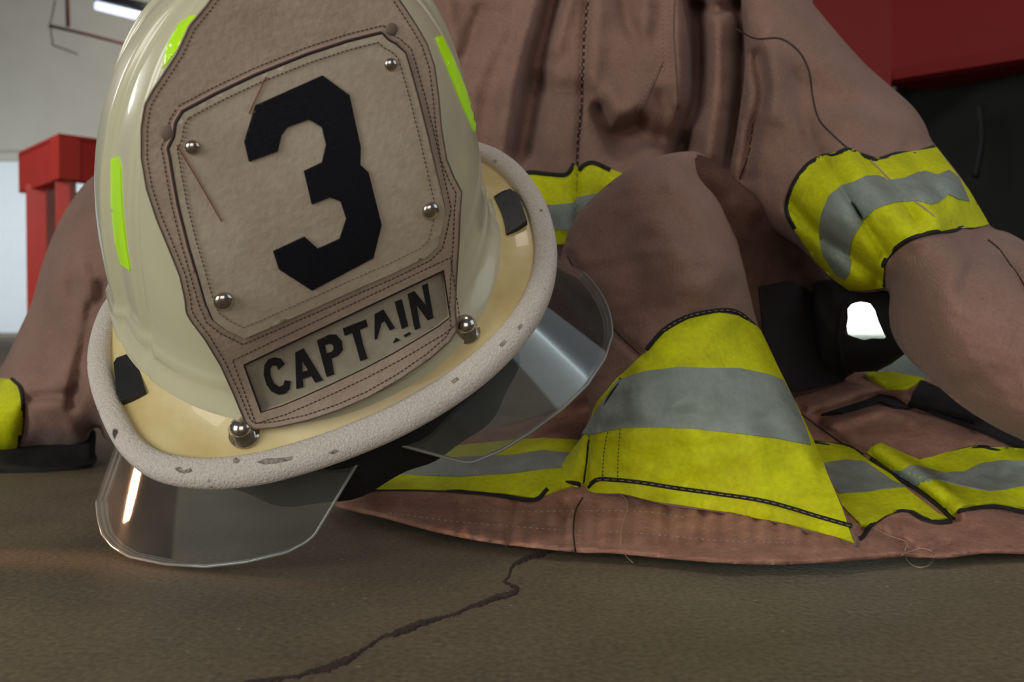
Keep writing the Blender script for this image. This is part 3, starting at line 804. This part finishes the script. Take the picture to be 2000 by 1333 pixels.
B_f = [([(1479,110),(1490,187),(1471,262),(1456,349)], 12, .022),
       ([(1437,40),(1436,120),(1434,190)], 10, .015),
       ([(1500,60),(1512,140),(1505,220)], 24, -.010),
       ([(1590,170),(1610,190),(1640,200)], 25, .010),
       ([(1560,150),(1570,220),(1580,270)], 16, .008),
       ([(1650,230),(1720,235),(1790,250)], 24, -.008),
       ([(1545,400),(1600,455),(1660,500),(1715,545)], 12, .012),
       ([(1600,300),(1625,340),(1680,420),(1730,500)], 10, .009),
       ([(1640,295),(1680,345),(1740,420),(1790,470)], 16, -.006),
       ([(1680,305),(1720,350),(1790,430)], 9, .008),
       ([(1770,290),(1800,340),(1850,400)], 9, .008),
       ([(1740,300),(1790,370),(1830,440)], 14, -.006),
       ([(1860,450),(1880,480),(1900,500),(1890,560)], 16, .008),
       ([(1905,470),(1950,490),(1980,530),(2000,570)], 7, .006),
       ([(1752,560),(1760,620),(1790,690)], 20, .006),
       ([(1860,520),(1845,600),(1880,700)], 40, -.006)]
slv, slv_s = cloth('sleeve', B_out, B_ctrl, M['cloth'], coat, 8, .005, roll=.045, rollpx=55, folds=B_f, wav=(.0015, 140, 8))
tape(slv, [(1548,440),(1540,420),(1538,400),(1550,360),(1575,325),(1600,308),(1640,297),(1665,294),(1690,305),(1720,312),(1765,300),(1800,295),(1828,290),(1858,330),(1890,372),(1930,440),(1905,446),(1860,448),(1820,455),(1775,470),(1745,490),(1728,515),(1726,560),(1700,564),(1660,566),(1630,545),(1595,510)],
     [(1612,500),(1600,465),(1608,420),(1622,385),(1648,362),(1672,357),(1690,348),(1712,346),(1735,355),(1765,352),(1790,340),(1810,338),(1830,345),(1852,335),(1870,350),(1890,395),(1870,392),(1850,382),(1830,398),(1815,402),(1790,395),(1745,398),(1710,410),(1680,438),(1665,470),(1660,500),(1662,530),(1650,545),(1635,535)], slv_s,
     [[(1552,448),(1538,420),(1537,395),(1550,358),(1575,324),(1605,306),(1630,302),(1655,292),(1680,302),(1715,311),(1750,301),(1790,298),(1826,287)], [(1724,562),(1724,520),(1742,492),(1775,468),(1820,454),(1862,450),(1880,442),(1900,443),(1925,436)]])
lines_each('seam_line', [even(cat_open(p, 6), 5) for p in ([(1437,56),(1475,75),(1524,75),(1561,101),(1580,139),(1587,187),(1599,232),(1625,262),(1655,289)], [(1930,468),(1950,485),(1970,512),(1990,540),(2010,575)], [(1471,240),(1462,300),(1445,350)])], slv_s, 3.0, -.0005, .0016, M['seam'], slv)
ribbons('tape_seam', [even(cat_open([(1700,312),(1760,372),(1810,410),(1855,448)], 6), 5)], slv_s, 3.2, .0, .0034, M['wstitch'], slv)

# ---- raised front fold with the wide band
C_out = [(1102,478),(1128,418),(1200,350),(1270,311),(1340,296),(1378,306),(1408,360),(1432,440),(1452,520),(1466,580),(1482,640),(1515,712),(1560,802),(1608,905),(1648,995),(1672,1066),(1600,1045),(1500,1019),(1400,1001),(1300,987),(1215,967),(1140,972),(1110,966),(1068,955),(1100,905),(1140,845),(1150,790),(1130,740),(1108,690),(1090,620),(1088,545)]
C_ctrl = [(1102,478,.84),(1200,350,.82),(1340,296,.83),(1378,310,.865),(1360,345,.835),(1322,360,.785),(1408,370,.86),(1432,440,.85),(1405,410,.825),(1250,450,.765),(1378,440,.765),(1448,500,.82),(1425,505,.765),(1150,600,.80),(1300,600,.735),(1420,600,.745),(1480,640,.775),(1100,650,.84),(1200,720,.76),(1350,720,.715),(1480,740,.725),(1520,712,.75),(1150,850,.76),(1300,850,.712),(1450,850,.695),(1560,810,.715),(1600,905,.69),(1070,950,.785),(1200,950,.752),(1350,980,.712),(1500,1000,.680),(1620,1030,.645),(1684,1062,.615)]
C_f = [([(1160,800),(1150,880),(1138,965)], 6, .008),
       ([(1110,500),(1150,580),(1200,650),(1250,692)], 8, .006),
       ([(1310,360),(1340,390),(1390,450),(1440,520)], 18, -.007),
       ([(1290,350),(1330,430),(1370,520)], 26, .006),
       ([(1200,470),(1260,560),(1300,600)], 34, .005),
       ([(1440,560),(1400,600),(1360,620)], 18, .005),
       ([(1245,760),(1250,860),(1245,960)], 20, -.003),
       ([(1330,870),(1340,930),(1335,980)], 16, .003),
       ([(1470,860),(1485,930),(1490,1000)], 22, -.004)]
fold, fold_s = cloth('front_flap', C_out, C_ctrl, M['cloth'], coat, 7, .005, roll=.03, rollpx=34, folds=C_f, wav=(.001, 120, 12),
                     noroll=lambda Q: (Q[:, 1]-900)/60)
tape(fold, [(1262,690),(1300,650),(1345,625),(1400,612),(1440,618),(1475,638),(1484,648),(1515,714),(1558,802),(1606,905),(1646,996),(1669,1062),(1600,1041),(1500,1015),(1400,997),(1300,983),(1215,964),(1150,962),(1138,970),(1110,958),(1076,950),(1105,900),(1148,845),(1165,790),(1205,742)],
     [(1210,745),(1260,728),(1330,717),(1380,722),(1440,722),(1500,735),(1526,745),(1545,780),(1572,845),(1580,872),(1520,860),(1450,850),(1350,838),(1270,835),(1215,837),(1162,850),(1140,850),(1170,800)], fold_s,
     [[(1262,684),(1295,646),(1340,620),(1400,607),(1440,610),(1478,640)], [(1066,952),(1100,944),(1130,946),(1140,958),(1165,938),(1200,938),(1250,943),(1320,954),(1400,965),(1500,981),(1600,1010),(1664,1028)], [(1214,740),(1180,790),(1155,850),(1148,900),(1138,962)]], step=7)
st = []
for p in ([(1190,830),(1180,880),(1176,940)], [(1214,800),(1208,880),(1206,940)]): st += dashes(cat_open(p, 6), 5, 4)
ribbons('tape_stitching', st, fold_s, 2, .0015, .0026, M['stitch'], fold)
st = dashes(cat_open([(1165,938),(1200,938),(1250,943),(1320,954),(1400,965),(1500,981),(1600,1010),(1662,1028)], 6), 9, 6)
ribbons('piping_stitching', dashes(cat_open([(1295,646),(1340,620),(1400,607),(1440,610),(1470,632)], 6), 6, 6), fold_s, 2.2, .0030, .0042, M['wstitch'], fold)
ribbons('piping_stitching', st, fold_s, 2.2, .0030, .0042, M['wstitch'], fold)
lines_each('seam_line', [even(cat_open([(1108,500),(1150,580),(1200,645),(1248,692)], 6), 5)], fold_s, 2.5, 0, .0012, M['seam'], fold)

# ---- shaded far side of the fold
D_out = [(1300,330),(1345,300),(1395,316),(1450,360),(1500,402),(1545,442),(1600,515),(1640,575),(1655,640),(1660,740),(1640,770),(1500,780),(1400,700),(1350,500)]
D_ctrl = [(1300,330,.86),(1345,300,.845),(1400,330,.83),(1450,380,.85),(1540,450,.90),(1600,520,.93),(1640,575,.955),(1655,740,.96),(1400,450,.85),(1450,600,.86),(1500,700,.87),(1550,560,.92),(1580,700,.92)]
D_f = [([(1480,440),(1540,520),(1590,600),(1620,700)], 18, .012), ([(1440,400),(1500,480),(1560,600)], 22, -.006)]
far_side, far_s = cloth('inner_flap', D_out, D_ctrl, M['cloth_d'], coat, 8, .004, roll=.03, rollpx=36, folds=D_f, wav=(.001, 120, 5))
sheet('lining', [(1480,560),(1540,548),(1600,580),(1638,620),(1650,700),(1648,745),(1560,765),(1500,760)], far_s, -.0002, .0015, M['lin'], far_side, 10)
# added dark sheet for the shade and dark lump around the bright gap
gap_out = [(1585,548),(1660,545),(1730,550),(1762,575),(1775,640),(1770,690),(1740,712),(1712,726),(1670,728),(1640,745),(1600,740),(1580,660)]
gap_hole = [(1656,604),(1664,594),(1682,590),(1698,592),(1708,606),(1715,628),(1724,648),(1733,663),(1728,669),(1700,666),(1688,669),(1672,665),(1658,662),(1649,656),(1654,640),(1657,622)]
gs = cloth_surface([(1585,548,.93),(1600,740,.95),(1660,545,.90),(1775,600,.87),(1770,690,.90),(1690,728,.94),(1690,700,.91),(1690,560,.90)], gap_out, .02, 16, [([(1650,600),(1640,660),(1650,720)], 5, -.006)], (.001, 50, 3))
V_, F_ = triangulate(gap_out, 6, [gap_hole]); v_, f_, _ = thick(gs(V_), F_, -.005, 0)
link('gap_surround', v_, f_, M['lin'], coat)

# ---- skirt and hem lying on the floor
G_out = [(645,972),(648,986),(700,1002),(750,1013),(850,1040),(950,1060),(1050,1072),(1130,1080),(1200,1082),(1300,1092),(1400,1100),(1500,1104),(1600,1101),(1700,1094),(1780,1087),(1840,1092),(1920,1082),(2060,1072),(2070,960),(2060,860),(1960,800),(1850,752),(1780,738),(1700,728),(1600,732),(1450,735),(1300,735),(1180,740),(1080,800),(960,835),(820,858),(720,880),(670,930)]
fd_ = lambda v, z: (CAM_H-z)*F/(v-625)
G_ctrl = [(u, v, fd_(v, .009)) for u, v in ((648,986),(750,1013),(850,1040),(950,1060),(1050,1072),(1200,1082),(1400,1100),(1500,1104),(1600,1101),(1700,1094),(1840,1092),(1920,1082),(2060,1072))]
G_ctrl += [(u, v, fd_(v, .018)) for u, v in ((700,968),(850,968),(1000,975),(1130,980),(1300,995),(1500,1030),(1640,1050),(1750,1030),(1850,1010),(2000,1000),(2060,1000))]
G_ctrl += [(u, v, d) for u, v, d in ((900,900,.83),(1050,900,.80),(720,900,.92),(820,870,.95),(1000,840,.93),(1180,780,.92),(1300,740,.95),(1600,960,.735),(1750,950,.735),(1900,930,.745),(2040,940,.73),(1600,880,.80),(1750,870,.80),(1900,860,.80),(2050,870,.79),(1600,800,.88),(1750,790,.88),(1850,770,.90),(1600,740,.97),(1750,735,.98))]
G_f = [([(1560,800),(1600,830),(1650,870),(1700,890),(1760,930),(1820,970),(1865,1010)], 9, .010),
       ([(1720,880),(1780,920),(1840,965),(1880,1000)], 10, -.009),
       ([(1600,815),(1650,800),(1690,785),(1730,778),(1770,795),(1830,810),(1900,830)], 12, .030),
       ([(1620,832),(1690,808),(1740,800),(1780,815)], 10, -.010),
       ([(1400+250,900),(1700,950),(1720,990)], 16, .006),
       ([(1900,850),(1960,880),(2030,900)], 16, -.008),
       ([(1560,1000),(1640,1040),(1700,1040),(1780,1065)], 8, .008),
       ([(1760,1070),(1800,1078),(1850,1062)], 7, .008),
       ([(1880,1010),(1960,1030),(2040,1028)], 16, -.004),
       ([(1128,975),(1124,1080)], 4, .004)]
for u_ in list(range(900, 1760, 34)):
    G_f.append(([(u_, 985+(u_-1130)*.05 if u_ > 1130 else 985), (u_+RNG.uniform(-6, 6), 1058)], 8.5, .0052*RNG.uniform(.4, 1.3)))
skirt, skirt_s = cloth('coat_skirt', G_out, G_ctrl, M['hem'], coat, 5.5, .0025, roll=.012, rollpx=14, folds=G_f, wav=(.0014, 110, 21))
skirt_c = cast_surface([skirt])
tape(skirt, [(660,930),(700,905),(800,885),(900,872),(1000,862),(1060,858),(1130,862),(1150,900),(1120,950),(1045,975),(1000,968),(900,962),(800,958),(700,958),(662,955)],
     [(700,912),(800,905),(900,897),(1000,893),(1060,884),(1130,890),(1120,915),(1060,920),(1000,928),(900,935),(780,930)], skirt_c,
     [[(655,962),(720,956),(800,955),(880,958),(960,965),(1040,977),(1070,955)]])
tape(skirt, [(1575,865),(1620,868),(1660,875),(1700,905),(1740,930),(1780,965),(1830,1005),(1850,1015),(1820,1018),(1790,1000),(1760,998),(1730,1010),(1700,1030),(1680,1028),(1640,985),(1610,930)],
     [(1602,910),(1650,902),(1690,905),(1740,942),(1770,955),(1720,960),(1690,965),(1640,968),(1620,945)], skirt_c,
     [[(1572,862),(1615,868),(1655,873),(1685,890)], [(1640,1045),(1680,1052),(1700,1028),(1735,1003),(1770,996),(1800,1012),(1830,1020),(1860,1018)]])
tape(skirt, [(1690,885),(1720,872),(1760,890),(1795,905),(1850,890),(1910,876),(1960,880),(2060,890),(2060,1000),(1990,996),(1940,988),(1880,995),(1862,1012),(1830,975),(1780,935),(1730,905)],
     [(1745,915),(1790,918),(1840,932),(1880,930),(1920,912),(1980,905),(2060,900),(2060,952),(1990,958),(1930,968),(1880,958),(1830,945),(1790,945)], skirt_c,
     [[(1770,890),(1795,904),(1850,888),(1910,874),(1960,880),(2060,888)], [(1700,895),(1740,925),(1790,955),(1830,985),(1862,1015)], [(1868,1000),(1900,992),(1950,990),(2000,1000),(2060,1004)]], off=.0028, step=6)
st = []
for p in ([(900,996),(1000,1000),(1130,998),(1260,1000),(1340,1012)], [(760,1002),(900,1020),(1050,1032),(1130,1036),(1250,1042),(1400,1056),(1560,1062)]): st += dashes(cat_open(p, 6), 7, 6)
ribbons('hem_stitching', st, skirt_c, 2.2, .0, .0010, M['wstitch'], skirt)
lines_each('seam_line', [even(cat_open([(1138,972),(1124,1000),(1120,1040),(1124,1078)], 6), 4), even(cat_open([(1560,805),(1600,835),(1650,870),(1690,895)], 6), 4)], skirt_c, 3, .0, .0010, M['seam'], skirt)

sheet('lining_fold', [(1736,676),(1760,700),(1800,726),(1828,744),(1790,746),(1745,734),(1716,722),(1722,700)], skirt_c, .0, .0025, M['wstitch'], skirt, 7)
sheet('tape_end', [(1690,738),(1716,724),(1750,735),(1805,745),(1770,762),(1735,762)], skirt_c, .0, .0032, M['yel'], skirt, 7)
sheet('crevice_shade', [(1605,814),(1640,803),(1690,787),(1720,775),(1750,780),(1775,802),(1745,799),(1718,789),(1690,797),(1645,810)], skirt_c, -.0005, .0026, M['lin'], skirt, 5)  # dark sheet added for the black shade in the fold's crevice
sheet('forearm_shade', [(1772,792),(1850,822),(1930,852),(2000,884),(2060,910),(2060,880),(1990,850),(1930,820),(1860,775),(1800,748)], skirt_c, -.0005, .0032, M['lin'], skirt, 5)  # dark sheet standing in for the shadow under the forearm
# ---- left sleeve behind the helmet
H_out = [(-80,760),(-20,735),(5,712),(35,650),(62,590),(78,530),(96,478),(120,425),(150,378),(175,350),(210,328),(300,300),(420,400),(420,800),(330,880),(215,862),(195,838),(178,842),(166,870),(80,885),(-80,890)]
H_ctrl = [(-80,760,1.12),(35,650,1.08),(96,478,1.06),(175,350,1.06),(300,300,1.05),(120,600,1.02),(220,500,1.0),(220,700,.99),(100,780,1.0),(0,800,1.02),(-80,850,1.06),(80,880,1.06),(200,850,1.02),(400,500,1.0),(400,800,1.0)]
H_f = [([(175,600),(162,680),(148,740),(142,790)], 11, .012), ([(150,600),(138,700),(130,750)], 16, -.007), ([(60,780),(100,775),(140,770)], 10, .010),
       ([(90,640),(110,680),(95,730)], 26, .008), ([(150,500),(170,560),(180,640)], 20, -.010), ([(120,480),(150,440),(200,420)], 24, .010),
       ([(140,560),(145,640),(135,700)], 12, .007), ([(200,560),(190,640),(185,720)], 14, .010), ([(50,800),(45,850)], 8, .01)]
sl2, sl2_s = cloth('sleeve', H_out, H_ctrl, M['cloth'], coat, 8, .006, roll=.06, rollpx=60, folds=H_f, wav=(.002, 120, 31))
tape(sl2, [(-80,742),(-20,738),(20,742),(42,762),(46,800),(40,850),(30,880),(-80,884)], None, sl2_s, [[(20,740),(40,760),(45,800),(40,850),(28,884)]])
ribbons('tape_seam', [even(np.array([(-80,768),(0,768),(36,766)], float), 5)], sl2_s, 2.5, 0, .0022, M['stitch'], sl2)
# dark strip that touches the floor below the left sleeve
K_out = [(-80,850),(0,856),(80,862),(150,850),(185,840),(186,880),(182,905),(90,914),(0,916),(-80,916)]
K_ctrl = [(u, v, 1.08) for u, v in ((-80,850),(180,845),(60,860))]+[(u, v, fd_(v, .003)) for u, v in ((-80,916),(0,916),(90,914),(180,906))]
cloth('dark_strip', K_out, K_ctrl, M['lin'], coat, 12, .004, roll=.01, rollpx=12, wav=(.001, 80, 2))

# ---- loose threads
def floorish(P, z): return [on_floor(u, v, z) for u, v in P]
th1 = [(1705,1032),(1740,1048),(1772,1060),(1768,1075),(1772,1095),(1790,1108),(1812,1106),(1824,1092),(1820,1078),(1800,1072),(1778,1078),(1760,1086)]
sk = skirt_c(np.array([(u, min(v, 1085)) for u, v in th1], float))
pts = [p+(CAM-p)/np.linalg.norm(CAM-p)*.004 for p in sk[:4]]+[on_floor(u, v, .002) for u, v in th1[4:8]]+[p+(CAM-p)/np.linalg.norm(CAM-p)*.004 for p in sk[8:]]
link('loose_thread', *tube(cat_open(pts, 6), .00035, 6), M['thread'], coat)
th2 = [(1200,962),(1220,972),(1226,990),(1215,1030),(1212,1060),(1222,1085),(1236,1100)]
pts = [p+(CAM-p)/np.linalg.norm(CAM-p)*.003 for p in skirt_c(np.array(th2[:5], float))]+[on_floor(*th2[5], .003), on_floor(*th2[6], .0012)]
link('loose_thread', *tube(cat_open(pts, 6), .0003, 6), M['thread'], coat)

# ================================================================ LIGHT AND CAMERA
def area(name, loc, tgt, size, power, col, sy=None, spread=None):
    l = bpy.data.lights.new(name, 'AREA'); l.energy = power; l.color = col; l.size = size
    if sy: l.shape = 'RECTANGLE'; l.size_y = sy
    if spread: l.spread = spread
    o = bpy.data.objects.new(name, l); COL.objects.link(o); o.location = loc
    o.rotation_euler = (Vector(tgt)-Vector(loc)).to_track_quat('-Z', 'Y').to_euler(); return o
area('bay_door_light', (-1.8, -1.3, .6), (0, .7, .1), 1.3, 36, (.97, 1, .94))
area('front_fill', (.5, -2.4, .7), (.1, .8, .15), 1.8, 20, (1, .95, .88))  # fill added from the camera side to lift the dark shield
area('overhead_fill', (.4, .3, 3.2), (.3, .9, .1), .8, 14, (1, .90, .80))  # soft fill added from above, without a fixture
area('ceiling_light_back', (-1.5, 9, 3.9), (-2.5, 12, 1.2), 2.5, 130, (1, .98, .93))
area('doorway_light', (-6, 9.0, 1.2), (-5.6, 12, .8), 1.6, 62, (.85, .95, 1))
bv = BVHTree.FromPolygons([tuple(v) for v in vv], vf)
def bounce(u, v):
    d = Vector(ray(u, v)).normalized(); h = bv.ray_cast(Vector(CAM), d)
    return (h[0], d.reflect(h[1])) if h[0] else (None, None)
hp = bpy.data.lights.new('visor_glare_light', 'AREA'); hp.energy = .04; hp.color = (1, .50, .26); hp.shape = 'ELLIPSE'; hp.size = .026; hp.size_y = .085; hp.spread = math.radians(28)  # unseen light added only to put a warm streak on the visor
p_, r_ = bounce(250, 1010)
if p_ is not None:
    o = bpy.data.objects.new('visor_glare_light', hp); COL.objects.link(o); o.location = p_+r_*.20+Vector((0, 0, .03)); o.rotation_euler = (p_-o.location).to_track_quat('-Z', 'Y').to_euler()
p_, r_ = bounce(1090, 690)
if p_ is not None: area('visor_patch_light', tuple(p_+r_*1.3), tuple(p_), .95, 2.6, (.78, .92, 1), .8)  # unseen light added for the bluish patch reflected in the visor
area('bench_fill', (-3.6, 2.4, 1.6), (-1.75, 4.2, .6), .8, 26, (1, .97, .92))  # added fill that brightens the red bench
w = bpy.data.worlds.new('world'); SC.world = w; w.use_nodes = True
w.node_tree.nodes['Background'].inputs['Color'].default_value = (.86, .92, 1, 1); w.node_tree.nodes['Background'].inputs['Strength'].default_value = .10

cd = bpy.data.cameras.new('camera'); cam = bpy.data.objects.new('camera', cd); COL.objects.link(cam)
cam.location = tuple(CAM); cam.rotation_euler = (math.pi/2-TH, 0, 0)
cd.sensor_width = 36; cd.lens = 36*F/2000; cd.clip_start = .02; cd.clip_end = 100
cd.dof.use_dof = True; cd.dof.focus_distance = .62; cd.dof.aperture_fstop = 13
SC.camera = cam
SC.view_settings.view_transform = 'Standard'; SC.view_settings.look = 'None'; SC.view_settings.exposure = 0; SC.view_settings.gamma = 1
